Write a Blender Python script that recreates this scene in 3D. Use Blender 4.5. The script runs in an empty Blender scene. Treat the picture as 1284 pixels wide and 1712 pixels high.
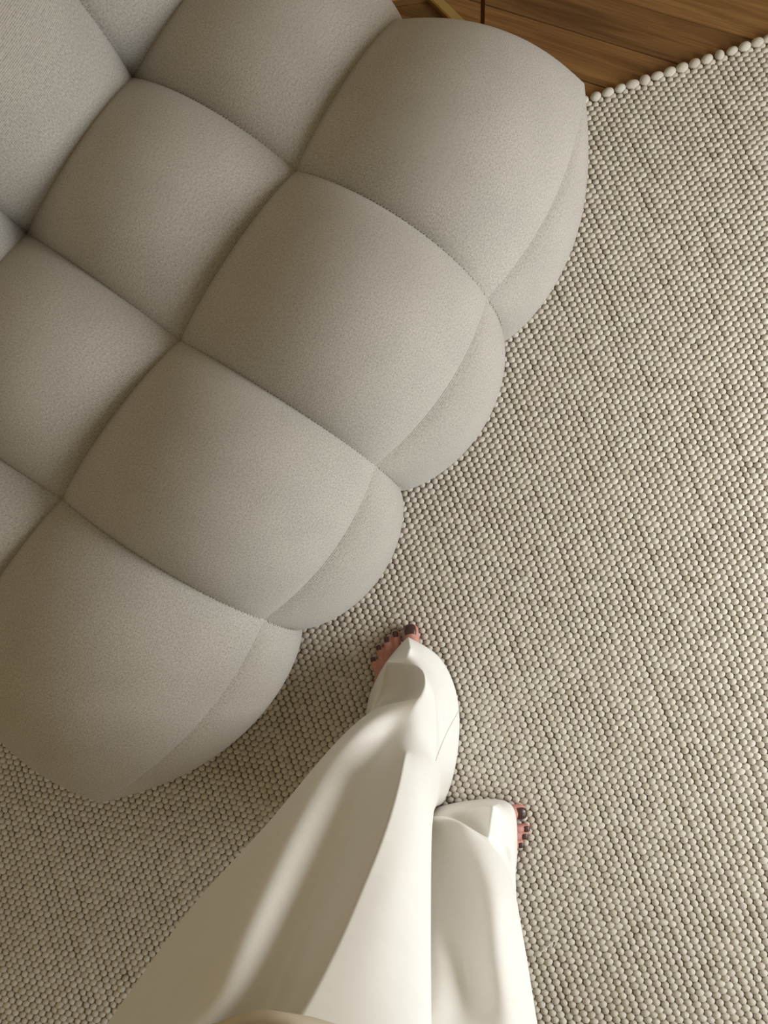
import bpy, bmesh, math, random
import numpy as np
from mathutils import Vector, Matrix

# ------------------------------------------------------------ scene, camera, light
S = bpy.context.scene
COL = S.collection
random.seed(7)
rng = np.random.default_rng(11)

F = 1286.0; CX, CY = 642.0, 856.0          # focal length and centre in pixels of the 1284x1712 frame
NAD = (790.0, 1015.0)                      # where the plumb line under the camera meets the picture
CH = 1.38                                  # camera height above the floor
_n = np.array([NAD[0]-CX, NAD[1]-CY, F]); _n /= np.linalg.norm(_n)
UPc = -_n
EXc = np.array([1, 0, 0.]) - _n*_n[0]; EXc /= np.linalg.norm(EXc)
EYc = np.cross(UPc, EXc)

cam_d = bpy.data.cameras.new('camera')
cam = bpy.data.objects.new('camera', cam_d); COL.objects.link(cam)
cam_d.sensor_fit = 'VERTICAL'; cam_d.sensor_height = 24.0; cam_d.lens = 24.0*F/1712.0
cam_d.clip_start = 0.02
right = Vector((EXc[0], EYc[0], UPc[0])); down = Vector((EXc[1], EYc[1], UPc[1])); fwd = Vector((EXc[2], EYc[2], UPc[2]))
m = Matrix.Identity(4)
for i in range(3):
    m[i][0] = right[i]; m[i][1] = -down[i]; m[i][2] = -fwd[i]
m[2][3] = CH
cam.matrix_world = m
S.camera = cam

world = bpy.data.worlds.new('room_light'); S.world = world; world.use_nodes = True
bg = world.node_tree.nodes['Background']
bg.inputs[0].default_value = (1.0, 0.80, 0.49, 1); bg.inputs[1].default_value = 0.315

def window(name, loc, aim, w, h, energy, col):
    l = bpy.data.lights.new(name, 'AREA'); l.shape = 'RECTANGLE'; l.size = w; l.size_y = h; l.energy = energy; l.color = col
    o = bpy.data.objects.new(name, l); COL.objects.link(o); o.location = loc
    o.rotation_euler = (Vector(aim)-Vector(loc)).to_track_quat('-Z', 'Y').to_euler()
window('window_light', (1.45, 0.04, 0.74), (0, 0.1, 0.25), 0.80, 0.85, 25, (0.96, 0.98, 1.0))
window('far_window_light', (1.9, -1.15, 1.1), (0, -0.3, 0.1), 1.0, 1.2, 15, (0.72, 0.87, 1.0))

S.view_settings.view_transform = 'Standard'; S.view_settings.look = 'None'
S.view_settings.exposure = 0.0; S.view_settings.gamma = 1.0
S.view_settings.use_curve_mapping = False

# ------------------------------------------------------------ helpers
def bpz(px, py, z):
    d = np.array([px-CX, py-CY, F]); t = (CH-z)/(-(d@UPc)); d = d*t
    return np.array([d@EXc, d@EYc, z])
def bpY(px, py, Y):
    d = np.array([px-CX, py-CY, F]); t = Y/(d@EYc); d = d*t
    return np.array([d@EXc, Y, CH+d@UPc])
def proj(P):
    v = EXc*P[0]+EYc*P[1]+UPc*(P[2]-CH)
    return CX+F*v[0]/v[2], CY+F*v[1]/v[2], v[2]

def tag(o, label=None, cat=None, group=None, kind=None):
    if label: o['label'] = label
    if cat: o['category'] = cat
    if group: o['group'] = group
    if kind: o['kind'] = kind
    return o
def empty(name, loc=(0, 0, 0)):
    o = bpy.data.objects.new(name, None); COL.objects.link(o); o.location = loc
    o.empty_display_size = 0.05
    return o
def setpar(o, p):
    if p is not None:
        o.parent = p
        w = Vector((0, 0, 0)); q = p
        while q is not None:
            w += Vector(q.location); q = q.parent
        o.matrix_parent_inverse = Matrix.Translation(-w)
def mesh_obj(name, verts, faces, mat, parent=None, smooth=True, uv=None):
    me = bpy.data.meshes.new(name)
    me.from_pydata([tuple(map(float, v)) for v in verts], [], [tuple(map(int, f)) for f in faces])
    if uv is not None:
        l = me.uv_layers.new(name='UVMap')
        vi = np.zeros(len(me.loops), int); me.loops.foreach_get('vertex_index', vi)
        l.data.foreach_set('uv', np.asarray(uv, float)[vi].ravel())
    me.materials.append(mat)
    if smooth: me.polygons.foreach_set('use_smooth', [True]*len(me.polygons))
    me.update()
    o = bpy.data.objects.new(name, me); COL.objects.link(o); setpar(o, parent)
    return o
def box_mesh(sx, sy, sz, bev=0.0):
    bm = bmesh.new(); bmesh.ops.create_cube(bm, size=1)
    bmesh.ops.scale(bm, vec=(sx, sy, sz), verts=bm.verts)
    if bev: bmesh.ops.bevel(bm, geom=bm.edges[:], offset=bev, segments=2, affect='EDGES')
    return bm
def bm_obj(name, bm, mat, parent=None, smooth=False):
    me = bpy.data.meshes.new(name); bm.to_mesh(me); bm.free(); me.materials.append(mat)
    if smooth: me.polygons.foreach_set('use_smooth', [True]*len(me.polygons))
    o = bpy.data.objects.new(name, me); COL.objects.link(o); setpar(o, parent); return o
def tube_geo(pts, r, seg=6):
    V, Fc = [], []
    pts = [np.asarray(p, float) for p in pts]
    for i, p in enumerate(pts):
        d = pts[min(i+1, len(pts)-1)]-pts[max(i-1, 0)]; d /= np.linalg.norm(d)+1e-12
        a = np.cross(d, [0.13, 0.27, 0.95]); a /= np.linalg.norm(a); b = np.cross(d, a)
        for k in range(seg):
            t = 2*math.pi*k/seg
            V.append(p+r*(math.cos(t)*a+math.sin(t)*b))
    for i in range(len(pts)-1):
        for k in range(seg):
            Fc.append((i*seg+k, i*seg+(k+1) % seg, (i+1)*seg+(k+1) % seg, (i+1)*seg+k))
    Fc.append(tuple(range(seg))[::-1]); Fc.append(tuple(range((len(pts)-1)*seg, len(pts)*seg)))
    return V, Fc
def bar(name, a, b, w, mat, parent):
    a = Vector(a); b = Vector(b); d = b-a
    bm = box_mesh(w, w, d.length, w*0.12)
    q = d.to_track_quat('Z', 'Y')
    bmesh.ops.transform(bm, matrix=Matrix.Translation((a+b)/2) @ q.to_matrix().to_4x4(), verts=bm.verts)
    return bm_obj(name, bm, mat, parent)

# ------------------------------------------------------------ materials
class NT:
    def __init__(s, name):
        s.m = bpy.data.materials.new(name); s.m.use_nodes = True
        s.t = s.m.node_tree; s.b = s.t.nodes['Principled BSDF']
    def n(s, typ, **kw):
        o = s.t.nodes.new(typ)
        for k, v in kw.items():
            if k.startswith('i_'): o.inputs[k[2:].replace('_', ' ')].default_value = v
            else: setattr(o, k, v)
        return o
    def l(s, a, b): s.t.links.new(a, b)
def ramp(nt, fac, c0, c1, p0=0.0, p1=1.0):
    r = nt.n('ShaderNodeValToRGB'); r.color_ramp.elements[0].position = p0; r.color_ramp.elements[1].position = p1
    r.color_ramp.elements[0].color = (*c0, 1); r.color_ramp.elements[1].color = (*c1, 1)
    nt.l(fac, r.inputs[0]); return r

def mat_fabric():
    nt = NT('sofa_fabric')
    uv = nt.n('ShaderNodeUVMap', uv_map='UVMap')
    # woven threads, about one millimetre
    w1 = nt.n('ShaderNodeTexWave', wave_type='BANDS', bands_direction='X'); w1.inputs['Scale'].default_value = 230; w1.inputs['Distortion'].default_value = 1.5; w1.inputs['Detail'].default_value = 1
    w2 = nt.n('ShaderNodeTexWave', wave_type='BANDS', bands_direction='Y'); w2.inputs['Scale'].default_value = 230; w2.inputs['Distortion'].default_value = 1.5; w2.inputs['Detail'].default_value = 1
    nt.l(uv.outputs[0], w1.inputs['Vector']); nt.l(uv.outputs[0], w2.inputs['Vector'])
    mul = nt.n('ShaderNodeMath', operation='MULTIPLY'); nt.l(w1.outputs['Fac'], mul.inputs[0]); nt.l(w2.outputs['Fac'], mul.inputs[1])
    no = nt.n('ShaderNodeTexNoise'); no.inputs['Scale'].default_value = 420; no.inputs['Detail'].default_value = 2; nt.l(uv.outputs[0], no.inputs['Vector'])
    no2 = nt.n('ShaderNodeTexNoise'); no2.inputs['Scale'].default_value = 14; no2.inputs['Detail'].default_value = 3; nt.l(uv.outputs[0], no2.inputs['Vector'])
    add = nt.n('ShaderNodeMath', operation='MULTIPLY_ADD'); nt.l(no.outputs[0], add.inputs[0]); add.inputs[1].default_value = 1.1; nt.l(mul.outputs[0], add.inputs[2])
    r = ramp(nt, add.outputs[0], (0.17, 0.156, 0.136), (0.54, 0.508, 0.46), 0.25, 1.15)
    r2 = ramp(nt, no2.outputs[0], (0.94, 0.93, 0.92), (1.03, 1.02, 1.0), 0.3, 0.7)
    mx = nt.n('ShaderNodeMix', data_type='RGBA', blend_type='MULTIPLY'); mx.inputs[0].default_value = 1
    nt.l(r.outputs[0], mx.inputs[6]); nt.l(r2.outputs[0], mx.inputs[7]); nt.l(mx.outputs[2], nt.b.inputs['Base Color'])
    nt.b.inputs['Roughness'].default_value = 0.95; nt.b.inputs['Specular IOR Level'].default_value = 0.12
    nt.b.inputs['Sheen Weight'].default_value = 0.25; nt.b.inputs['Sheen Roughness'].default_value = 0.6
    bp_ = nt.n('ShaderNodeBump'); bp_.inputs['Strength'].default_value = 0.35; bp_.inputs['Distance'].default_value = 0.0006
    nt.l(add.outputs[0], bp_.inputs['Height']); nt.l(bp_.outputs[0], nt.b.inputs['Normal'])
    return nt.m
def mat_simple(name, col, rough=0.6, metal=0.0, spec=0.5, noise=None, sheen=0, sss=0, coat=0):
    nt = NT(name)
    nt.b.inputs['Roughness'].default_value = rough; nt.b.inputs['Metallic'].default_value = metal
    nt.b.inputs['Specular IOR Level'].default_value = spec; nt.b.inputs['Sheen Weight'].default_value = sheen
    nt.b.inputs['Coat Weight'].default_value = coat
    if sss:
        nt.b.inputs['Subsurface Weight'].default_value = sss; nt.b.inputs['Subsurface Radius'].default_value = (0.006, 0.002, 0.001)
        nt.b.inputs['Subsurface Scale'].default_value = 1.0
    sc, amp, bump = noise or (40, 0.06, 0.0)
    tc = nt.n('ShaderNodeTexCoord'); no = nt.n('ShaderNodeTexNoise'); no.inputs['Scale'].default_value = sc; no.inputs['Detail'].default_value = 3
    nt.l(tc.outputs['Object'], no.inputs['Vector'])
    lo = tuple(c*(1-amp) for c in col); hi = tuple(min(1, c*(1+amp)) for c in col)
    r = ramp(nt, no.outputs[0], lo, hi, 0.3, 0.7); nt.l(r.outputs[0], nt.b.inputs['Base Color'])
    if bump:
        b_ = nt.n('ShaderNodeBump'); b_.inputs['Strength'].default_value = 0.4; b_.inputs['Distance'].default_value = bump
        nt.l(no.outputs[0], b_.inputs['Height']); nt.l(b_.outputs[0], nt.b.inputs['Normal'])
    return nt.m
def mat_bead():
    nt = NT('felted_wool')
    a = nt.n('ShaderNodeAttribute', attribute_type='INSTANCER', attribute_name='tint')
    oi = nt.n('ShaderNodeObjectInfo')
    ad = nt.n('ShaderNodeMath', operation='ADD'); nt.l(a.outputs['Fac'], ad.inputs[0])
    nt.l(oi.outputs['Random'], ad.inputs[1])
    fr = nt.n('ShaderNodeMath', operation='FRACT'); nt.l(ad.outputs[0], fr.inputs[0])
    r = nt.n('ShaderNodeValToRGB'); r.color_ramp.interpolation = 'LINEAR'
    e = r.color_ramp.elements
    e[0].position = 0; e[0].color = (0.60, 0.55, 0.46, 1)
    e[1].position = 1; e[1].color = (0.72, 0.67, 0.585, 1)
    for p, c in ((0.25, (0.67, 0.62, 0.525)), (0.5, (0.67, 0.605, 0.535)), (0.75, (0.69, 0.65, 0.565))):
        x = e.new(p); x.color = (*c, 1)
    nt.l(fr.outputs[0], r.inputs[0])
    tc = nt.n('ShaderNodeTexCoord'); no = nt.n('ShaderNodeTexNoise'); no.inputs['Scale'].default_value = 3.5; no.inputs['Detail'].default_value = 4
    nt.l(tc.outputs['Object'], no.inputs['Vector'])
    r2 = ramp(nt, no.outputs[0], (0.78, 0.77, 0.755), (0.92, 0.92, 0.915), 0.3, 0.7)
    mx = nt.n('ShaderNodeMix', data_type='RGBA', blend_type='MULTIPLY'); mx.inputs[0].default_value = 1
    nt.l(r.outputs[0], mx.inputs[6]); nt.l(r2.outputs[0], mx.inputs[7]); nt.l(mx.outputs[2], nt.b.inputs['Base Color'])
    nt.b.inputs['Roughness'].default_value = 0.95; nt.b.inputs['Specular IOR Level'].default_value = 0.15
    nt.b.inputs['Sheen Weight'].default_value = 0.2
    b_ = nt.n('ShaderNodeBump'); b_.inputs['Strength'].default_value = 0.3; b_.inputs['Distance'].default_value = 0.0006
    nt.l(no.outputs[0], b_.inputs['Height']); nt.l(b_.outputs[0], nt.b.inputs['Normal'])
    return nt.m
def mat_wood():
    nt = NT('oak_floor')
    tc = nt.n('ShaderNodeTexCoord'); oi = nt.n('ShaderNodeObjectInfo')
    off = nt.n('ShaderNodeVectorMath', operation='MULTIPLY_ADD')
    nt.l(oi.outputs['Random'], off.inputs[0]); off.inputs[1].default_value = (13, 7, 3); nt.l(tc.outputs['Object'], off.inputs[2])
    mp = nt.n('ShaderNodeMapping'); mp.inputs['Scale'].default_value = (1.6, 22, 5); nt.l(off.outputs[0], mp.inputs[0])
    no = nt.n('ShaderNodeTexNoise'); no.inputs['Scale'].default_value = 1.6; no.inputs['Detail'].default_value = 8; no.inputs['Distortion'].default_value = 0.6
    nt.l(mp.outputs[0], no.inputs['Vector'])
    mp2 = nt.n('ShaderNodeMapping'); mp2.inputs['Scale'].default_value = (4, 160, 20); nt.l(off.outputs[0], mp2.inputs[0])
    no2 = nt.n('ShaderNodeTexNoise'); no2.inputs['Scale'].default_value = 2; no2.inputs['Detail'].default_value = 4; nt.l(mp2.outputs[0], no2.inputs['Vector'])
    r = ramp(nt, no.outputs[0], (0.13, 0.062, 0.02), (0.29, 0.148, 0.053), 0.32, 0.68)
    r2 = ramp(nt, no2.outputs[0], (0.78, 0.75, 0.72), (1.1, 1.1, 1.1), 0.3, 0.65)
    r3 = ramp(nt, oi.outputs['Random'], (0.82, 0.8, 0.78), (1.15, 1.15, 1.12))
    mx = nt.n('ShaderNodeMix', data_type='RGBA', blend_type='MULTIPLY'); mx.inputs[0].default_value = 1
    nt.l(r.outputs[0], mx.inputs[6]); nt.l(r2.outputs[0], mx.inputs[7])
    mx2 = nt.n('ShaderNodeMix', data_type='RGBA', blend_type='MULTIPLY'); mx2.inputs[0].default_value = 1
    nt.l(mx.outputs[2], mx2.inputs[6]); nt.l(r3.outputs[0], mx2.inputs[7]); nt.l(mx2.outputs[2], nt.b.inputs['Base Color'])
    nt.b.inputs['Roughness'].default_value = 0.5; nt.b.inputs['Specular IOR Level'].default_value = 0.3
    b_ = nt.n('ShaderNodeBump'); b_.inputs['Strength'].default_value = 0.15; b_.inputs['Distance'].default_value = 0.0005
    nt.l(no2.outputs[0], b_.inputs['Height']); nt.l(b_.outputs[0], nt.b.inputs['Normal'])
    return nt.m

M_FAB = mat_fabric()
M_STITCH = mat_simple('stitch_thread', (0.44, 0.40, 0.33), 0.9, spec=0.1)
M_BEAD = mat_bead()
M_RUGB = mat_simple('rug_backing', (0.30, 0.25, 0.19), 0.98, spec=0.05, noise=(300, 0.2, 0))
M_WOOD = mat_wood()
M_SUB = mat_simple('subfloor_dark', (0.03, 0.018, 0.01), 0.9)
M_BRASS = mat_simple('brass', (0.80, 0.62, 0.28), 0.45, metal=1.0, noise=(30, 0.05, 0))
M_BRASS_REFL = mat_simple('brass_dark_reflection', (0.20, 0.105, 0.045), 0.4, metal=1.0, noise=(30, 0.05, 0))  # leg brass, the dark it reflects painted into the base colour
M_CLOTH = mat_simple('white_trouser_cloth', (0.79, 0.77, 0.72), 0.75, spec=0.25, noise=(60, 0.015, 0), sheen=0.15)
M_BAND = mat_simple('waistband_cloth', (0.62, 0.54, 0.42), 0.85, spec=0.2)
M_SKIN = mat_simple('skin', (0.58, 0.265, 0.215), 0.55, spec=0.35, noise=(70, 0.12, 0.0004), sss=0.15)
M_NAIL = mat_simple('dark_nail_polish', (0.06, 0.026, 0.02), 0.3, spec=0.5, coat=0.15)
M_TOP = mat_simple('dark_top', (0.03, 0.025, 0.02), 0.9)
M_PLASTIC = mat_simple('dark_felt', (0.05, 0.045, 0.04), 0.9)
M_LINT = mat_simple('pale_lint', (0.85, 0.84, 0.78), 0.8)

# ------------------------------------------------------------ floor of planks
PD = math.radians(-17.5)                      # plank direction
floor = empty('floor', (0, 0, 0)); tag(floor, 'brown oak plank floor beside the rug', kind='structure')
bm = box_mesh(6.0, 6.0, 0.04); bmesh.ops.translate(bm, vec=(0, 0, -0.042), verts=bm.verts)
sub = bm_obj('subfloor', bm, M_SUB, floor)
PW = 0.088
pv = np.array([math.cos(PD), math.sin(PD)]); pn = np.array([-pv[1], pv[0]])
A_ = bpz(823, 11, 0)[:2]; B_ = bpz(1128, 105, 0)[:2]
dd = (B_-A_)/np.linalg.norm(B_-A_); PD = math.atan2(dd[1], dd[0]); pv = dd; pn = np.array([-pv[1], pv[0]])
base_off = A_@pn
plank_meshes = []
for L in (1.3, 1.7, 2.1):
    bm = box_mesh(L-0.0012, PW-0.0014, 0.018, 0.0009); me = bpy.data.meshes.new('plank'); bm.to_mesh(me); bm.free(); me.materials.append(M_WOOD)
    plank_meshes.append((L, me))
for k in range(-24, 18):
    s = -2.4 + random.random()*0.9
    while s < 2.3:
        L, me = random.choice(plank_meshes)
        c = pn*(base_off+(k+0.5)*PW) + pv*(s+L/2)
        s += L
        if abs(c[0]) > 2.3 or abs(c[1]) > 2.3: continue
        o = bpy.data.objects.new('plank', me); COL.objects.link(o); o.parent = floor
        o.location = (c[0], c[1], -0.0091-random.random()*0.0004); o.rotation_euler = (0, 0, PD)

# ------------------------------------------------------------ rug of felted balls
rug = empty('felt_ball_rug', (0.45, 0.2, 0)); tag(rug, 'cream wool rug woven of small felted balls, under the sofa and the bare feet', 'rug')
a0 = bpz(1000, 157, 0.01)[:2]; a1 = bpz(1284, 62, 0.01)[:2]
ed = (a1-a0)/np.linalg.norm(a1-a0)            # edge direction
sd = np.array([ed[1], -ed[0]])                # away from the edge, into the rug
ang = math.radians(-69.2); st = np.array([math.cos(ang), math.sin(ang)])   # the strings
PITCH, SP = 0.0109, 0.0117
sn = np.array([-st[1], st[0]])                # across the strings
LR, WR0, WR1 = 2.5, -1.75, 1.15
org = a0
def rugpt(j, t):
    # string number j, distance t along it from the edge
    x = j*SP
    # start on the edge line
    den = st@sd
    p = org + sn*x
    p = p + st*((org-p)@sd/den)
    return p + st*t
bev = []
# rug backing
c = [rugpt(WR0/SP, 0.004), rugpt(WR1/SP, 0.004), rugpt(WR1/SP, LR), rugpt(WR0/SP, LR)]
V = [(p[0], p[1], z) for z in (0.0005, 0.0042) for p in c]
mesh_obj('backing', V, [(0, 1, 2, 3), (4, 7, 6, 5), (0, 4, 5, 1), (1, 5, 6, 2), (2, 6, 7, 3), (3, 7, 4, 0)], M_RUGB, rug, smooth=False)
def unit_bead(n1, name):
    bm = bmesh.new(); bmesh.ops.create_icosphere(bm, subdivisions=n1, radius=1.0)
    me = bpy.data.meshes.new(name); bm.to_mesh(me); bm.free(); me.materials.append(M_BEAD)
    me.polygons.foreach_set('use_smooth', [True]*len(me.polygons)); return me
BEAD = unit_bead(3, 'bead')
pts = []
J0, J1 = int(WR0/SP), int(WR1/SP)
nT = int(LR/PITCH)
# sofa footprint is hidden from every side: no beads there
def under_sofa(p):
    u = np.array([math.cos(math.radians(-124.3)), math.sin(math.radians(-124.3))]); v = np.array([-u[1], u[0]])
    q = p-np.array([-0.102, 0.875]); a = q@u; b = q@v
    return 0.12 < a < 1.05 and -0.75 < b < 0.22
for j in range(J0, J1+1):
    ph = (j % 2)*0.5
    wob = rng.normal(0, 0.00015)
    ncs = rng.normal(0, 1, nT//5+6)
    wid = rng.normal(0, 1, nT//4+6)
    t = 0.012+ph*PITCH
    k = 0
    while t < LR:
        f = k/5.0; i = int(f); fr = f-i
        off = (ncs[min(i, len(ncs)-2)]*(1-fr)+ncs[min(i+1, len(ncs)-1)]*fr)*0.0003
        f = k/4.0; i = int(f); fr = f-i
        wv = (wid[min(i, len(wid)-2)]*(1-fr)+wid[min(i+1, len(wid)-1)]*fr)
        p = rugpt(j, t+rng.normal(0, 0.00025)) + sn*(off+wob)
        sx = 0.0066*(1+0.06*wv+rng.normal(0, 0.055))     # across
        sy = 0.00585*(1+rng.normal(0, 0.03))                # along
        sz = 0.0058*(1+0.06*wv+rng.normal(0, 0.045))
        if rng.random() < 0.004: sx *= 1.3; sz *= 1.12
        if not under_sofa(p): pts.append((p[0], p[1], 0.0062+rng.normal(0, 0.0003), sx, sy, sz, rng.random(), rng.normal(0, 0.15)))
        t += PITCH; k += 1
pts = np.array(pts)
# the beads that show largest become parts of their own
TRO = [(607,1190),(683,1060),(745,1095),(775,1180),(765,1330),(860,1330),(870,1480),(915,1725),(120,1725),(330,1480)]
def inpoly(x, y, P):
    c = False; n = len(P)
    for i in range(n):
        x1, y1 = P[i]; x2, y2 = P[(i+1) % n]
        if (y1 > y) != (y2 > y) and x < (x2-x1)*(y-y1)/(y2-y1)+x1: c = not c
    return c
cand = []
for i, p in enumerate(pts):
    x, y, d = proj(p[:3])
    if 8 < x < 1276 and 1300 < y < 1704 and not inpoly(x, y, TRO):
        cand.append((p[3]*p[4]/d**2, i))
cand.sort(reverse=True)
sel = [i for _, i in cand[:270]]
RZ = math.atan2(sn[1], sn[0])
for i in sel:
    p = pts[i]
    o = bpy.data.objects.new('felt_bead', BEAD); COL.objects.link(o); o.parent = rug
    o.matrix_parent_inverse = Matrix.Translation((-0.45, -0.2, 0))
    o.location = p[:3]; o.scale = p[3:6]; o.rotation_euler = (0, 0, RZ+p[7])
rest = np.delete(pts, sel, axis=0)
me = bpy.data.meshes.new('felt_beads')
me.vertices.add(len(rest)); me.vertices.foreach_set('co', rest[:, :3].astype(np.float32).ravel())
for nm, cols in (('scl', rest[:, 3:6]), ('rot', np.stack([0*rest[:, 7], 0*rest[:, 7], RZ+rest[:, 7]], 1))):
    at = me.attributes.new(nm, 'FLOAT_VECTOR', 'POINT'); at.data.foreach_set('vector', cols.astype(np.float32).ravel())
at = me.attributes.new('tint', 'FLOAT', 'POINT'); at.data.foreach_set('value', rest[:, 6].astype(np.float32))
me.materials.append(M_BEAD)
field = bpy.data.objects.new('felt_beads', me); COL.objects.link(field); setpar(field, rug); field['kind'] = 'stuff'
beadsrc = bpy.data.meshes.new('bead_shape')
ng = bpy.data.node_groups.new('bead_field', 'GeometryNodeTree')
ng.interface.new_socket('Geometry', in_out='INPUT', socket_type='NodeSocketGeometry')
ng.interface.new_socket('Geometry', in_out='OUTPUT', socket_type='NodeSocketGeometry')
gi = ng.nodes.new('NodeGroupInput'); go = ng.nodes.new('NodeGroupOutput')
m2p = ng.nodes.new('GeometryNodeMeshToPoints'); iop = ng.nodes.new('GeometryNodeInstanceOnPoints')
ico = ng.nodes.new('GeometryNodeMeshIcoSphere'); ico.inputs['Subdivisions'].default_value = 3; ico.inputs['Radius'].default_value = 1.0
sm = ng.nodes.new('GeometryNodeSetShadeSmooth'); smt = ng.nodes.new('GeometryNodeSetMaterial'); smt.inputs['Material'].default_value = M_BEAD
def nattr(name, dt):
    a = ng.nodes.new('GeometryNodeInputNamedAttribute'); a.data_type = dt; a.inputs['Name'].default_value = name; return a
asc = nattr('scl', 'FLOAT_VECTOR'); aro = nattr('rot', 'FLOAT_VECTOR')
L = ng.links.new
L(gi.outputs[0], m2p.inputs['Mesh']); L(m2p.outputs[0], iop.inputs['Points'])
L(ico.outputs[0], sm.inputs[0]); L(sm.outputs[0], smt.inputs[0]); L(smt.outputs[0], iop.inputs['Instance'])
L(asc.outputs[0], iop.inputs['Scale']); L(aro.outputs[0], iop.inputs['Rotation'])
L(iop.outputs[0], go.inputs[0])
md = field.modifiers.new('beads', 'NODES'); md.node_group = ng
# fat loops that close two strings each along the edge: each its own part where the photo shows it
nvis = 0
for j in range(J0, J1, 2):
    p = (rugpt(j, 0.0035)+rugpt(j+1, 0.0035))/2
    x, y, d = proj((p[0], p[1], 0.01))
    sc = (0.0106*(1+rng.normal(0, 0.11)), 0.0092*(1+rng.normal(0, 0.09)), 0.0088*(1+rng.normal(0, 0.05)))
    o = bpy.data.objects.new('edge_loop', BEAD)
    COL.objects.link(o); o.parent = rug; o.matrix_parent_inverse = Matrix.Translation((-0.45, -0.2, 0))
    o.location = (p[0], p[1], 0.0088); o.scale = sc; o.rotation_euler = (0, 0, RZ+rng.normal(0, 0.12))

# ------------------------------------------------------------ sofa
UA = math.radians(-124.3)
U3 = np.array([math.cos(UA), math.sin(UA), 0]); VA = UA+math.pi/2; V3 = np.array([math.cos(VA), math.sin(VA), 0]); Z3 = np.array([0, 0, 1.])
ZT, ZM, ZF = 0.34, 0.31, 0.27
jm = [None]*5; j0 = [None]*5; j1 = [None]*5
jm[1] = bpz(212, 134, ZM); jm[2] = bpz(39, 388, ZM); jm[0] = jm[1]-U3*0.285; jm[3] = jm[2]+U3*0.29; jm[4] = jm[3]+U3*0.285
j0[0] = bpz(662, 33, 0.33); j0[1] = bpz(495, 287, ZT); j0[2] = bpz(302, 570, ZT); j0[3] = bpz(106, 834, ZT); j0[4] = j0[3]+U3*0.285-Z3*0.01
j1[0] = bpz(977, 140, ZF); j1[1] = bpz(813, 500, ZF); j1[2] = bpz(627, 778, ZF); j1[3] = bpz(441, 1035, ZF); j1[4] = bpz(165, 1342, ZF)
sofa = empty('sofa', tuple((j0[2]+V3*(-0.1))*np.array([1, 1, 0]))); tag(sofa, 'greige woven sofa tufted into puffy square cushions with zigzag seams, standing on the rug', 'sofa')
def prof(t, p): return np.clip(4*t*(1-t), 0, 1)**p
NS = 26
TT = 0.5-0.5*np.cos(np.pi*np.arange(NS+1)/NS); TT = 0.6*TT+0.4*np.arange(NS+1)/NS
class Edge:
    def __init__(s, a, b, arc, p=0.8): s.a, s.b, s.arc, s.p = np.array(a), np.array(b), np.array(arc), p
    def at(s, t): t = np.asarray(t)[..., None]; return s.a*(1-t)+s.b*t+s.arc*prof(t, s.p)
    def rev(s): return Edge(s.b, s.a, s.arc, s.p)
def patch(name, e0, e1, f0, f1, bulge, parent, p=0.70, size=(0.3, 0.3), wr=0.0012, seed=0):
    # e0,e1 run along u at v=0,1 ; f0,f1 run along v at u=0,1
    u, v = np.meshgrid(TT, TT, indexing='ij')
    E0, E1, F0, F1 = e0.at(TT), e1.at(TT), f0.at(TT), f1.at(TT)
    U = u[..., None]; Vv = v[..., None]
    S_ = (1-Vv)*E0[:, None]+Vv*E1[:, None]+(1-U)*F0[None]+U*F1[None] \
        - ((1-U)*(1-Vv)*e0.a+U*(1-Vv)*e0.b+(1-U)*Vv*e1.a+U*Vv*e1.b)
    w = prof(u, p)*prof(v, p)
    S_ = S_ + np.array(bulge)*w[..., None]
    # pucker radiating from the pinched corners
    bn = np.array(bulge)/(np.linalg.norm(bulge)+1e-9)
    for (cu, cv) in ((0, 0), (1, 0), (0, 1), (1, 1)):
        du, dv = abs(u-cu), abs(v-cv); r = np.hypot(du, dv); th = np.arctan2(dv, du)
        S_ = S_ + bn*(wr*np.sin(th*14+seed)*np.exp(-((r-0.10)/0.06)**2))[..., None]*(prof(u, .5)*prof(v, .5))[..., None]
    n = NS+1
    faces = [(i*n+j, (i+1)*n+j, (i+1)*n+j+1, i*n+j+1) for i in range(NS) for j in range(NS)]
    uvs = np.stack([u*size[0]+seed*0.37, v*size[1]+seed*0.21], -1).reshape(-1, 2)
    # orient
    c = S_[NS//2, NS//2]; nn = np.cross(S_[NS//2+1, NS//2]-c, S_[NS//2, NS//2+1]-c)
    if nn@bn < 0: faces = [f[::-1] for f in faces]
    return mesh_obj(name, S_.reshape(-1, 3), faces, M_FAB, parent, uv=uvs)
# edges of the seat top
um = [Edge(jm[i], jm[i+1], Z3*0.03) for i in range(4)]
u0 = [Edge(j0[i], j0[i+1], Z3*0.034+V3*0.004) for i in range(4)]
fo = [0.033, 0.026, 0.026, 0.033]
u1 = [Edge(j1[i], j1[i+1], V3*fo[i]+Z3*0.010, 0.95) for i in range(4)]
vm = [Edge(jm[i], j0[i], Z3*0.055) for i in range(5)]
v0 = [Edge(j0[i], j1[i], Z3*0.075+V3*0.03) for i in range(5)]
vm[0] = Edge(jm[0], j0[0], Z3*0.03-U3*0.025); v0[0] = Edge(j0[0], j1[0], Z3*0.035-U3*0.012+V3*0.004, 1.0)
vm[4] = Edge(jm[4], j0[4], Z3*0.03+U3*0.025); v0[4] = Edge(j0[4], j1[4], Z3*0.035+U3*0.012+V3*0.004, 1.0)
k = 0
for i in range(4):
    patch('seat_panel', um[i], u0[i], vm[i], vm[i+1], Z3*0.036, sofa, seed=k); k += 1
    patch('seat_panel', u0[i], u1[i], v0[i], v0[i+1], Z3*0.036+V3*0.015, sofa, seed=k, size=(0.3, 0.36)); k += 1
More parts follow.
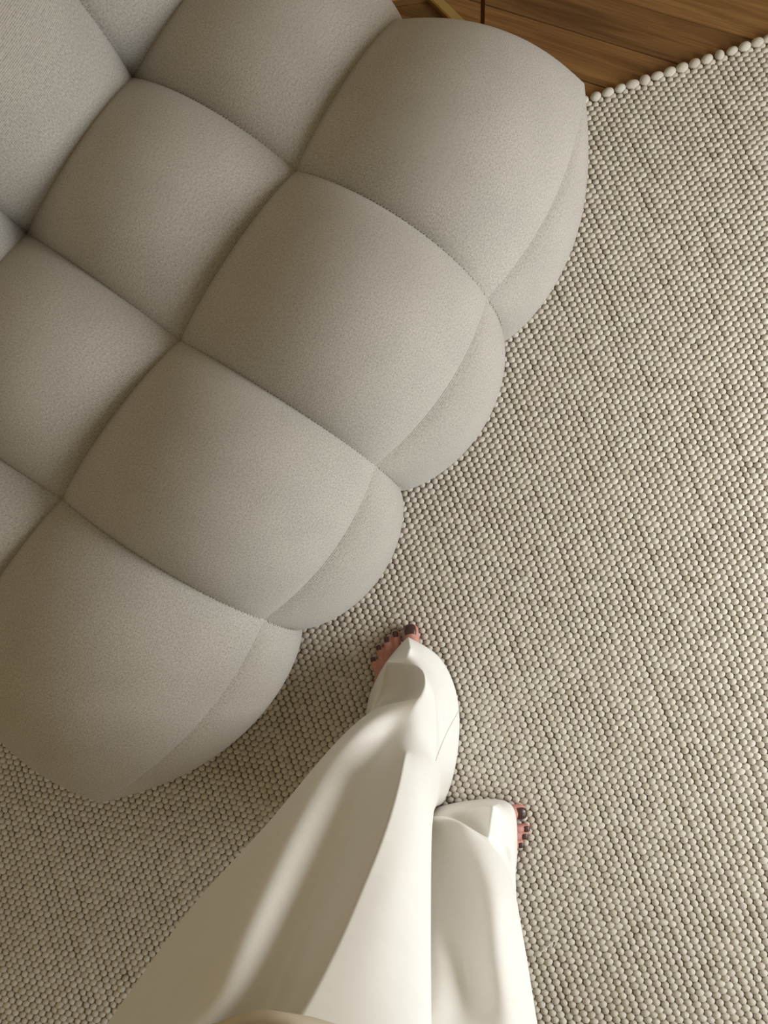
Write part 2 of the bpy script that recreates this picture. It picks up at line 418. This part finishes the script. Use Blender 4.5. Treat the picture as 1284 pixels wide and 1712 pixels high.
# front, ends
zb = 0.035
q1 = [np.array([p[0], p[1], zb])-V3*0.01 for p in j1]
w1 = [Edge(j1[i], q1[i], V3*0.036) for i in range(5)]
w1[0] = Edge(j1[0], q1[0], V3*0.006-U3*0.006); w1[4] = Edge(j1[4], q1[4], V3*0.006+U3*0.006)
b1 = [Edge(q1[i], q1[i+1], V3*0.024) for i in range(4)]
for i in range(4):
    patch('front_panel', u1[i], b1[i], w1[i], w1[i+1], V3*0.034, sofa, seed=k, size=(0.3, 0.28)); k += 1
for e, sgn, vmm, v00 in ((0, -1, vm[0], v0[0]), (4, 1, vm[4], v0[4])):
    O = U3*sgn
    qm = np.array([jm[e][0], jm[e][1], zb]); q0 = np.array([j0[e][0], j0[e][1], zb])
    wm = Edge(jm[e], qm, O*0.03); w0 = Edge(j0[e], q0, O*0.03)
    patch('end_panel', vmm, Edge(qm, q0, O*0.035), wm, w0, O*0.035, sofa, seed=k); k += 1
    patch('end_panel', v00, Edge(q0, q1[e], O*0.035), w0, w1[e], O*0.02, sofa, seed=k); k += 1
# backrest
BT = 0.62
kb = [jm[i]-V3*0.025+Z3*(-0.13) for i in range(5)]
kt = [np.array([jm[i][0], jm[i][1], BT])-V3*0.05 for i in range(5)]
kr = [p-V3*0.20 for p in kt]; kq = [np.array([p[0], p[1], zb])-V3*0.22 for p in jm]
eb = [Edge(kb[i], kb[i+1], V3*0.02) for i in range(4)]
et = [Edge(kt[i], kt[i+1], Z3*0.045+V3*0.015) for i in range(4)]
er = [Edge(kr[i], kr[i+1], Z3*0.03-V3*0.03) for i in range(4)]
eq = [Edge(kq[i], kq[i+1], -V3*0.03) for i in range(4)]
def endarc(i): return (-U3*0.03 if i == 0 else U3*0.03 if i == 4 else 0*U3)
sf = [Edge(kb[i], kt[i], V3*0.062+endarc(i)) for i in range(5)]
stt = [Edge(kt[i], kr[i], Z3*0.05+endarc(i)) for i in range(5)]
sb = [Edge(kr[i], kq[i], -V3*0.04+endarc(i)) for i in range(5)]
for i in range(4):
    patch('backrest_panel', eb[i], et[i], sf[i], sf[i+1], V3*0.045, sofa, seed=k); k += 1
    patch('backrest_panel', et[i], er[i], stt[i], stt[i+1], Z3*0.035, sofa, seed=k, size=(0.3, 0.22)); k += 1
    patch('backrest_panel', er[i], eq[i], sb[i], sb[i+1], -V3*0.03, sofa, seed=k, size=(0.3, 0.6)); k += 1
for i in (0, 4):
    O = U3*(-1 if i == 0 else 1)
    qb = np.array([kb[i][0], kb[i][1], zb])
    patch('backrest_panel', Edge(qb, kt[i], O*0.03+V3*0.01), Edge(kq[i], kr[i], O*0.03-V3*0.04), Edge(qb, kq[i], O*0.02), stt[i], O*0.03, sofa, seed=k); k += 1
# inner base that carries the cushions, and feet
ring = [q1[0], q1[4], kq[4], kq[0]]; cen = sum(ring)/4
V = [cen+(p-cen)*0.93+Z3*dz for dz in (-0.012, 0.03) for p in ring]
mesh_obj('base', V, [(0, 1, 2, 3), (4, 7, 6, 5), (0, 4, 5, 1), (1, 5, 6, 2), (2, 6, 7, 3), (3, 7, 4, 0)], M_PLASTIC, sofa, smooth=False)
for p in ring:
    q = cen+(p-cen)*0.82
    V, Fc = tube_geo([(q[0], q[1], 0.0118), (q[0], q[1], 0.03)], 0.03, 16); mesh_obj('foot', V, Fc, M_PLASTIC, sofa, smooth=False)
# zigzag stitching that rides on the seams
def zigzag(edge, t0, t1, lift, side, amp=0.0030, step=0.0056):
    N = int(np.linalg.norm(edge.b-edge.a)*1.12/step*(t1-t0)); P = []
    for i in range(N+1):
        t = t0+(t1-t0)*i/N; p = edge.at(np.array([t]))[0]
        P.append(p+lift+side*(amp if i % 2 else -amp))
    V, Fc = tube_geo(P, 0.0008, 4); mesh_obj('zigzag_stitch', V, Fc, M_STITCH, sofa, smooth=False)
for i in range(1, 4):
    zigzag(vm[i], 0.06, 0.99, Z3*0.0012, U3); zigzag(v0[i], 0.01, 0.985, Z3*0.0012, U3)
    zigzag(w1[i], 0.02, 0.9, V3*0.0012, U3); zigzag(sf[i], 0.1, 0.97, V3*0.0012, U3)

# ------------------------------------------------------------ brass side table
fz = 0.008
L0 = bpz(806, 78, fz); L1 = bpz(717, -9, fz); L2 = bpz(560, 13, fz)
cen_t = (L0+L1+L2)/3+np.array([0, 0.16, 0])
table = empty('side_table', (cen_t[0], cen_t[1], 0)); tag(table, 'brass side table with slim square legs, behind the sofa on oak planks', 'table')
L3 = L0+(L1-L0)*0.2+np.array([0.10, 0.42, 0])*0.9; L4 = L2+np.array([0.05, 0.40, 0])
foots = [L0, L1, L2, L4, L3]
for i in range(4): bar('floor_rail', foots[i], foots[(i+1) % 5], 0.0185, M_BRASS, table)
TH = 0.50
for P in (L0, L2, L4, L3): bar('leg', P, P+Z3*TH, 0.0075, M_BRASS_REFL, table)
for a, b in ((L0, L2), (L2, L4), (L4, L3), (L3, L0)): bar('top_rail', a+Z3*TH, b+Z3*TH, 0.012, M_BRASS, table)
cc = (L0+L2+L4+L3)/4
bm = bmesh.new(); bmesh.ops.create_cone(bm, cap_ends=True, segments=64, radius1=0.27, radius2=0.27, depth=0.018)
bmesh.ops.bevel(bm, geom=[e for e in bm.edges if abs(e.verts[0].co.z-e.verts[1].co.z) < 1e-6], offset=0.003, segments=2, affect='EDGES')
bmesh.ops.translate(bm, vec=(cc[0], cc[1], fz+TH+0.015), verts=bm.verts)
bm_obj('tabletop', bm, M_WOOD, table)

# ------------------------------------------------------------ person
person = empty('person', (-0.09, -0.33, 0.0)); tag(person, 'person standing barefoot in long white wide-leg trousers, toenails painted dark', 'person')
def capsule_chain(bm, pts, rs, sub=2, step=0.35, squash=None):
    for i in range(len(pts)-1):
        a, b = Vector(pts[i]), Vector(pts[i+1]); ra, rb = rs[i], rs[i+1]
        n = max(1, int((b-a).length/(min(ra, rb)*step)))
        for k_ in range(n+1):
            t = k_/n; r = ra*(1-t)+rb*t
            g = bmesh.ops.create_icosphere(bm, subdivisions=sub, radius=r, matrix=Matrix.Translation(a.lerp(b, t)))
            if squash:
                for v in g['verts']: v.co.z = a.lerp(b, t).z+(v.co.z-a.lerp(b, t).z)*squash
RT = 0.0125   # top of the rug
def lp(x, y, z): p = bpz(x, y, z); return (p[0], p[1], p[2])
bodybm = bmesh.new()
nails = []
def foot(toes, ball_in, ball_out, mid, heel, ankle):
    # toes: list of (tip px, base px, radius); everything rests on the rug
    for (tx, ty), (bx, by), r in toes:
        tip = np.array(lp(tx, ty, RT+r*0.95)); b = np.array(lp(bx, by, RT+r*1.25+0.006))
        d = (b-tip); Ln = np.linalg.norm(d); d /= Ln
        p1 = tip+d*Ln*0.35+Z3*0.003
        capsule_chain(bodybm, [tip, p1, b], [r*0.96, r*0.93, r*1.0], 2, 0.3)
        capsule_chain(bodybm, [b, np.array(mid[0])+(b-np.array(mid[0]))*0.25], [r*1.05, 0.021], 2, 0.25)
        nails.append((tip, d, r))
    capsule_chain(bodybm, [ball_in, ball_out], [0.0155, 0.0125], 2, 0.3)
    capsule_chain(bodybm, [ball_in, mid[0], mid[1], ankle], [0.0165, 0.024, 0.034, 0.036], 3, 0.3)
    capsule_chain(bodybm, [ball_out, mid[2], heel], [0.0125, 0.017, 0.026], 3, 0.3)
    capsule_chain(bodybm, [heel, ankle], [0.027, 0.034], 3, 0.3)
# her left foot, pointing up the picture
aL = lp(700, 1225, 0.10); heelL = lp(704, 1262, RT+0.026)
foot([((687,1056),(690,1094),0.0150),((662,1061),(668,1100),0.0085),((647.5,1070),(655,1106),0.0080),((634,1084),(643,1114),0.0076),((625,1104),(633,1126),0.0073)],
     lp(692,1112,RT+0.017), lp(637,1140,RT+0.013), [lp(686,1145,RT+0.036), lp(692,1185,RT+0.055), lp(665,1200,RT+0.018)], heelL, aL)
# her right foot, turned out to the right
aR = lp(722, 1402, 0.10); heelR = lp(684, 1408, RT+0.026)
foot([((868,1357),(832,1360),0.0140),((879,1384),(842,1385),0.0078),((876,1397),(838,1399),0.0073),((870,1411.5),(835,1413),0.0070),((860,1431),(832,1429),0.0068)],
     lp(815,1367,RT+0.017), lp(800,1424,RT+0.013), [lp(785,1378,RT+0.036), lp(752,1392,RT+0.055), lp(745,1418,RT+0.018)], heelR, aR)
aL = np.array(aL); aR = np.array(aR)
kneeL = np.array([-0.15, -0.285, 0.48]); kneeR = np.array([-0.04, -0.432, 0.48])
hipL = np.array([-0.16, -0.34, 0.83]); hipR = np.array([-0.045, -0.405, 0.83]); pel = np.array([-0.11, -0.35, 0.93])
for a, kn, h in ((aL, kneeL, hipL), (aR, kneeR, hipR)):
    calf = a*0.35+kn*0.65+np.array([0, -0.012, 0])
    capsule_chain(bodybm, [a, a+(kn-a)*0.25, calf, kn, h], [0.033, 0.031, 0.038, 0.040, 0.056], 3, 0.35)
    capsule_chain(bodybm, [h, pel], [0.06, 0.085], 3, 0.3)
capsule_chain(bodybm, [pel, pel+np.array([0, -0.005, 0.16])], [0.09, 0.088], 3, 0.3)
bme = bpy.data.meshes.new('body_src'); bodybm.to_mesh(bme); bodybm.free()
tmp = bpy.data.objects.new('body_tmp', bme); COL.objects.link(tmp)
rm = tmp.modifiers.new('r', 'REMESH'); rm.mode = 'VOXEL'; rm.voxel_size = 0.0022; rm.use_smooth_shade = True
smd = tmp.modifiers.new('s', 'SMOOTH'); smd.iterations = 3; smd.factor = 0.5
dg = bpy.context.evaluated_depsgraph_get(); dg.update()
bme2 = bpy.data.meshes.new_from_object(tmp.evaluated_get(dg)); bme2.name = 'body'
bpy.data.objects.remove(tmp)
bme2.materials.clear(); bme2.materials.append(M_SKIN)
body = bpy.data.objects.new('body', bme2); COL.objects.link(body); setpar(body, person)
def nail(tip, d, r):
    big = r > 0.01
    w, l = (r*0.66, r*0.74) if big else (r*0.58, r*0.66)
    dirf = -np.array(d); dirf[2] = 0; dirf /= np.linalg.norm(dirf)
    side = np.cross(dirf, Z3)
    c = tip + dirf*r*0.12
    V = []; N = 8
    g = np.linspace(-1, 1, N+1)
    for a in g:
        for b in g:
            # superellipse outline on the toe's rounded top
            s_ = 1/max(1e-6, (abs(a)**3+abs(b)**3)**(1/3))*max(abs(a), abs(b)) if (a or b) else 1
            x, y = a*w*s_, b*l*s_
            yy = y+(r*0.12)
            z = math.sqrt(max(0, (r*1.04)**2-x*x-(max(0, yy)*0.95)**2))
            if yy < 0: z = math.sqrt(max(0, (r*1.04)**2-x*x))+0.0004
            p = tip+side*x+dirf*yy; V.append((p[0], p[1], tip[2]+z+0.0001))
    n = N+1
    Fc = [(i*n+j, (i+1)*n+j, (i+1)*n+j+1, i*n+j+1) for i in range(N) for j in range(N)]
    o = mesh_obj('toenail', V, Fc, M_NAIL, None)
    so = o.modifiers.new('t', 'SOLIDIFY'); so.thickness = 0.0009; so.offset = 0.0
    o.parent = body
for t_, d_, r_ in nails: nail(t_, d_, r_)

# trousers: control rows from hem to waist, each point a spot in the room
def P(a):
    if len(a) == 4 and a[3] == 'w': return np.array(a[:3], float)
    if a[2] < 0: return bpY(*a)
    return bpz(*a)
def loft(rows, backs, creases, closed_top=False):
    """rows: visible control points left to right; backs: hidden points right to left (world)"""
    V, n = [], None; R = []
    for r, b in zip(rows, backs):
        ring_ = [P(q) for q in r]+[np.array(q, float) for q in b]
        R.append(ring_); n = len(ring_)
    bm = bmesh.new(); G = [[bm.verts.new(tuple(p)) for p in r] for r in R]
    cl = bm.edges.layers.float.new('crease_edge')
    for i in range(len(G)-1):
        for j in range(n):
            bm.faces.new((G[i][j], G[i][(j+1) % n], G[i+1][(j+1) % n], G[i+1][j]))
    bm.edges.ensure_lookup_table()
    for (i, j, i2, j2, c) in creases:
        e = bm.edges.get((G[i][j % n], G[i2][j2 % n]))
        if e: e[cl] = c
    return bm
trou = None
def leg_obj(bm, name):
    me = bpy.data.meshes.new(name); bm.to_mesh(me); bm.free()
    o = bpy.data.objects.new(name, me); COL.objects.link(o)
    sb_ = o.modifiers.new('s', 'SUBSURF'); sb_.levels = 4; sb_.render_levels = 4
    so = o.modifiers.new('t', 'SOLIDIFY'); so.thickness = 0.0012; so.offset = -1
    return o
# left leg ------------------------------------------------------------
rowsL = [
 # hem
 [(606,1204,.035),(622,1150,.04),(645,1106,.05),(682,1066,.065),(714,1082,.055),(742,1103,.035),(766,1160,.02),(769,1225,.016),(760,1293,.016),(738,1356,.016)],
 [(608,1202,.06),(624,1152,.06),(645.5,1106,.110),(686,1085,.125),(700,1104,.10),(727,1135,.085),(747,1175,.07),(750,1235,.07),(745,1300,.07),(731,1360,.06)],
 [(610,1200,.09),(636,1150,.075),(646.5,1107,.122),(677,1109,.135),(706,1116,.165),(722,1142,.155),(736,1190,.10),(740,1251,.10),(735,1320,.11),(724,1366,.12)],
 [(611,1198,.11),(630,1180,.08),(648,1130,.075),(680,1130,.085),(711,1134,.18),(726,1168,.175),(731,1205,.11),(734,1260,.13),(730,1330,.17),(722,1374,.19)],
 [(611,1198,.12),(629,1187,.085),(652,1181,.08),(678,1176,.085),(710,1150,.185),(728,1210,.185),(731,1230,.13),(731,1280,.17),(727,1338,.22),(721,1380,.25)],
 [(608,1195,.15),(631,1184,.175),(652,1178,.185),(677,1173,.19),(701,1168,.195),(729,1255,.20),(730,1262,.17),(729,1295,.20),(725,1345,.26),(721,1385,.29)],
 [(585,1212,.18),(605,1202,.19),(625,1196,.20),(645,1190,.205),(686,1190,.21),(722,1272,.22),(725,1280,.22),(725,1315,.26),(724,1355,.3),(721,1392,.33)],
 [(545,1252,-.205),(560,1246,-.193),(578,1240,-.18),(612,1240,-.19),(648,1244,-.205),(679,1240,-.168),(702,1285,-.19),(715,1322,-.215),(721,1365,-.24),(721,1405,-.27)],
 [(498,1312,-.235),(506,1309,-.220),(524,1305,-.184),(570,1312,-.196),(616,1322,-.226),(673,1294,-.181),(697,1325,-.197),(711,1365,-.222),(719,1405,-.25),(721,1440,-.28)],
 [(434,1388,-.265),(444,1390,-.250),(466,1400,-.192),(518,1408,-.206),(566,1422,-.240),(645,1397,-.196),(676,1410,-.206),(699,1440,-.222),(715,1480,-.25),(722,1510,-.28)],
 [(345,1475,-.29),(352,1485,-.278),(424,1490,-.197),(480,1492,-.212),(530,1497,-.248),(606,1488,-.205),(650,1500,-.212),(685,1520,-.228),(712,1550,-.25),(723,1570,-.28)],
 [(283,1552,-.305),(300,1552,-.278),(390,1565,-.202),(447,1568,-.217),(500,1565,-.252),(576,1562,-.208),(630,1572,-.215),(675,1590,-.230),(708,1615,-.25),(725,1630,-.28)],
 [(205,1652,-.325),(258,1635,-.280),(362,1642,-.212),(420,1642,-.225),(477,1638,-.256),(541,1632,-.211),(610,1645,-.218),(665,1665,-.232),(705,1690,-.25),(727,1700,-.28)],
 [(120,1748,-.335),(242,1720,-.278),(328,1712,-.226),(390,1712,-.238),(455,1708,-.262),(503,1702,-.218),(595,1722,-.226),(660,1745,-.236),(705,1765,-.25),(728,1775,-.28)],
 [(-.272,-.34,.975,'w'),(-.245,-.275,.985,'w'),(-.205,-.24,.985,'w'),(-.165,-.245,.985,'w'),(-.135,-.25,.985,'w'),(-.105,-.228,.985,'w'),(-.085,-.232,.985,'w'),(-.06,-.236,.985,'w'),(-.045,-.25,.98,'w'),(-.035,-.28,.975,'w')],
]
def backL(i, n):
    t = i/(n-1); z0 = [.016,.06,.10,.15,.17,.19,.23,.3,.42,.52,.62,.7,.78,.86,.93][i]
    xr = [-.065,-.07,-.07,-.07,-.07,-.07,-.07,-.065,-.06,-.05,-.045,-.04,-.035,-.03,-.035][i]
    xl = [-.165,-.165,-.165,-.165,-.165,-.165,-.18,-.2,-.22,-.24,-.26,-.28,-.29,-.30,-.275][i]
    yb = [-.345,-.33,-.32,-.32,-.32,-.32,-.32,-.33,-.34,-.36,-.38,-.41,-.43,-.44,-.43][i]
    return [(xr-.01, yb+.02, z0), ((xl+xr)/2, yb-.015, z0), (xl+.005, yb+.05, z0)]
nL = len(rowsL)
crL = []
for i in range(5, 14):
    crL.append((i, 4 if i < 7 else 5, i+1, 4 if i+1 < 7 else 5, 1.0))
for j in range(0, 4): crL.append((5, j, 5, j+1, 1.0))
for j in range(2, 4): crL.append((2, j, 2, j+1, 1.0))
crL += [(0, 3, 1, 3, 1), (1, 3, 2, 3, 1), (2, 4, 3, 4, 1), (3, 4, 4, 4, 1), (4, 4, 5, 4, 1), (1, 2, 2, 2, .8), (1, 2, 1, 3, .6), (2, 2, 3, 2, .6)]
for i in range(2, 6): crL.append((i, 5, i+1, 5, 0.9))
bmL = loft(rowsL, [backL(i, nL) for i in range(nL)], crL)
# right leg -----------------------------------------------------------
rowsR = [
 [(690,1362,.018),(745,1346,.018),(800,1336,.02),(846,1337,.035),(861,1352,.05),(864,1385,.055),(864,1425,.045),(862,1470,.03)],
 [(690,1366,.06),(748,1349,.05),(795,1341,.05),(840,1343,.07),(857,1358,.075),(861,1390,.08),(861,1430,.08),(860,1480,.07)],
 [(690,1370,.12),(750,1354,.11),(790,1348,.12),(824,1348,.17),(848,1364,.12),(858,1395,.11),(861,1440,.12),(861,1495,.13)],
 [(691,1372,.13),(748,1359,.12),(785,1376,.11),(819,1378,.165),(843,1402,.12),(855,1434,.13),(861,1465,.14),(863,1505,.16)],
 [(692,1372,.15),(742,1361,.135),(789,1388,.12),(815,1408,.135),(836,1436,.125),(851,1466,.145),(861,1500,.165),(866,1522,.18)],
 [(695,1370,.19),(741,1360,.215),(790,1387,.235),(820,1415,.235),(838,1438,.235),(852,1468,.23),(863,1502,.22),(868,1525,.21)],
 [(700,1392,-.335),(738,1392,-.333),(775,1412,-.328),(806,1440,-.315),(830,1470,-.325),(848,1500,-.34),(864,1530,-.37),(874,1545,-.40)],
 [(705,1440,-.352),(738,1448,-.350),(770,1462,-.338),(800,1482,-.325),(828,1510,-.318),(850,1540,-.345),(868,1565,-.375),(882,1578,-.41)],
 [(708,1520,-.37),(735,1530,-.362),(766,1545,-.356),(800,1555,-.335),(830,1572,-.322),(856,1595,-.35),(876,1612,-.38),(889,1622,-.415)],
 [(708,1590,-.35),(738,1600,-.335),(772,1618,-.36),(806,1632,-.342),(836,1645,-.326),(862,1660,-.35),(884,1675,-.38),(899,1685,-.415)],
 [(708,1670,-.35),(745,1685,-.325),(790,1705,-.362),(820,1712,-.345),(848,1722,-.33),(872,1730,-.35),(895,1742,-.38),(911,1750,-.415)],
 [(-.09,-.30,.90,'w'),(-.06,-.28,.92,'w'),(-.04,-.275,.92,'w'),(-.015,-.28,.92,'w'),(.005,-.29,.92,'w'),(.025,-.305,.92,'w'),(.045,-.335,.92,'w'),(.055,-.37,.92,'w')],
]
def backR(i, n):
    z0 = [.018,.06,.10,.12,.15,.18,.26,.4,.54,.65,.75,.92][i]
    xr = [.045,.045,.045,.045,.045,.05,.05,.055,.06,.065,.07,.05][i]
    xl = [-.125,-.125,-.125,-.125,-.125,-.12,-.12,-.115,-.11,-.11,-.11,-.13][i]
    yb = [-.49,-.49,-.49,-.49,-.49,-.49,-.49,-.49,-.49,-.49,-.49,-.47][i]
    return [(xr-.02, yb, z0), ((xl+xr)/2, yb-.02, z0), (xl+.01, yb+.01, z0), (xl-.01, (yb-.36)/2, z0)]
nR = len(rowsR)
crR = [(5, j, 5, j+1, 1) for j in range(1, 6)]+[(2, 3, 3, 3, 1), (3, 3, 4, 3, 1), (2, 2, 2, 3, .7), (1, 3, 2, 3, 1), (4, 3, 5, 3, .6), (2, 3, 2, 4, .6)]
bmR = loft(rowsR, [backR(i, nR) for i in range(nR)], crR)
oL = leg_obj(bmL, 'trousers'); oR = leg_obj(bmR, 'trousers_b')
dg = bpy.context.evaluated_depsgraph_get(); dg.update()
jb = bmesh.new()
for o in (oL, oR):
    me_ = bpy.data.meshes.new_from_object(o.evaluated_get(dg)); jb.from_mesh(me_)
for o in (oL, oR): bpy.data.objects.remove(o)
bmesh.ops.recalc_face_normals(jb, faces=jb.faces)
trou = bm_obj('trousers', jb, M_CLOTH, person, smooth=True)
# waistband
def ring_pts(z, cx, cy, rx, ry, front, n=48):
    o = []
    for k_ in range(n):
        t = 2*math.pi*k_/n
        x, y = cx+rx*math.cos(t), cy+ry*math.sin(t)
        y += front*math.exp(-((x+0.098)/0.045)**2) if math.sin(t) > 0 else 0
        o.append((x, y, z))
    return o
W = [ring_pts(.94, -.11, -.345, .168, .118, .008, 96), ring_pts(.97, -.11, -.345, .165, .125, .0165, 96), ring_pts(.996, -.11, -.345, .160, .131, .024, 96), ring_pts(1.0, -.11, -.345, .157, .128, .024, 96), ring_pts(.998, -.11, -.345, .154, .121, .022, 96), ring_pts(.95, -.11, -.345, .15, .110, .008, 96)]
V = [p for r in W for p in r]; n = 96
Fc = [(i*n+j, i*n+(j+1) % n, (i+1)*n+(j+1) % n, (i+1)*n+j) for i in range(5) for j in range(n)]
wb = mesh_obj('waistband', V, Fc, M_BAND, None); wb.parent = trou
# fine seam line across the hem, laid on the cloth
from mathutils.bvhtree import BVHTree
bv = BVHTree.FromPolygons([v.co[:] for v in trou.data.vertices], [p.vertices[:] for p in trou.data.polygons])
def on_cloth(px, py, lift=0.0004):
    d = np.array([px-CX, py-CY, F]); d = Vector((d@EXc, d@EYc, d@UPc)).normalized()
    h = bv.ray_cast(Vector((0, 0, CH)), d)
    return np.array(h[0]+h[1]*lift*(1 if h[1].dot(d) < 0 else -1)) if h[0] else None
sp_ = [on_cloth(767-39*t-3*math.sin(math.pi*t), 1188+84*t) for t in np.linspace(0, 1, 18)]
sp_ = [p for p in sp_ if p is not None]
V, Fc = tube_geo(sp_, 0.00045, 5); hs = mesh_obj('hem_seam', V, Fc, M_BAND, None); hs.parent = trou
# dark top
T = [ring_pts(z, -.11, -.35, rx, ry, 0) for z, rx, ry in ((.93,.145,.112),(1.0,.140,.108),(1.08,.142,.106),(1.18,.152,.108),(1.28,.17,.105),(1.36,.18,.095),(1.40,.13,.07),(1.415,.06,.05))]
V = [p for r in T for p in r]; n = 48
Fc = [(i*n+j, i*n+(j+1) % n, (i+1)*n+(j+1) % n, (i+1)*n+j) for i in range(7) for j in range(n)]+[tuple(range(7*n, 8*n))]
mesh_obj('top', V, Fc, M_TOP, person)

# ------------------------------------------------------------ lint on the rug
ps = [bpz(x, y, .0160+0.0012*math.sin(i)) for i, (x, y) in enumerate([(893,1600),(902,1594),(912,1586),(920,1579),(927,1572),(930,1577),(925,1584)])]
V, Fc = tube_geo(ps, 0.0007, 6)
lt = mesh_obj('lint_thread', V, Fc, M_LINT); tag(lt, 'short pale curled thread of lint lying on the rug right of the trousers', 'lint')
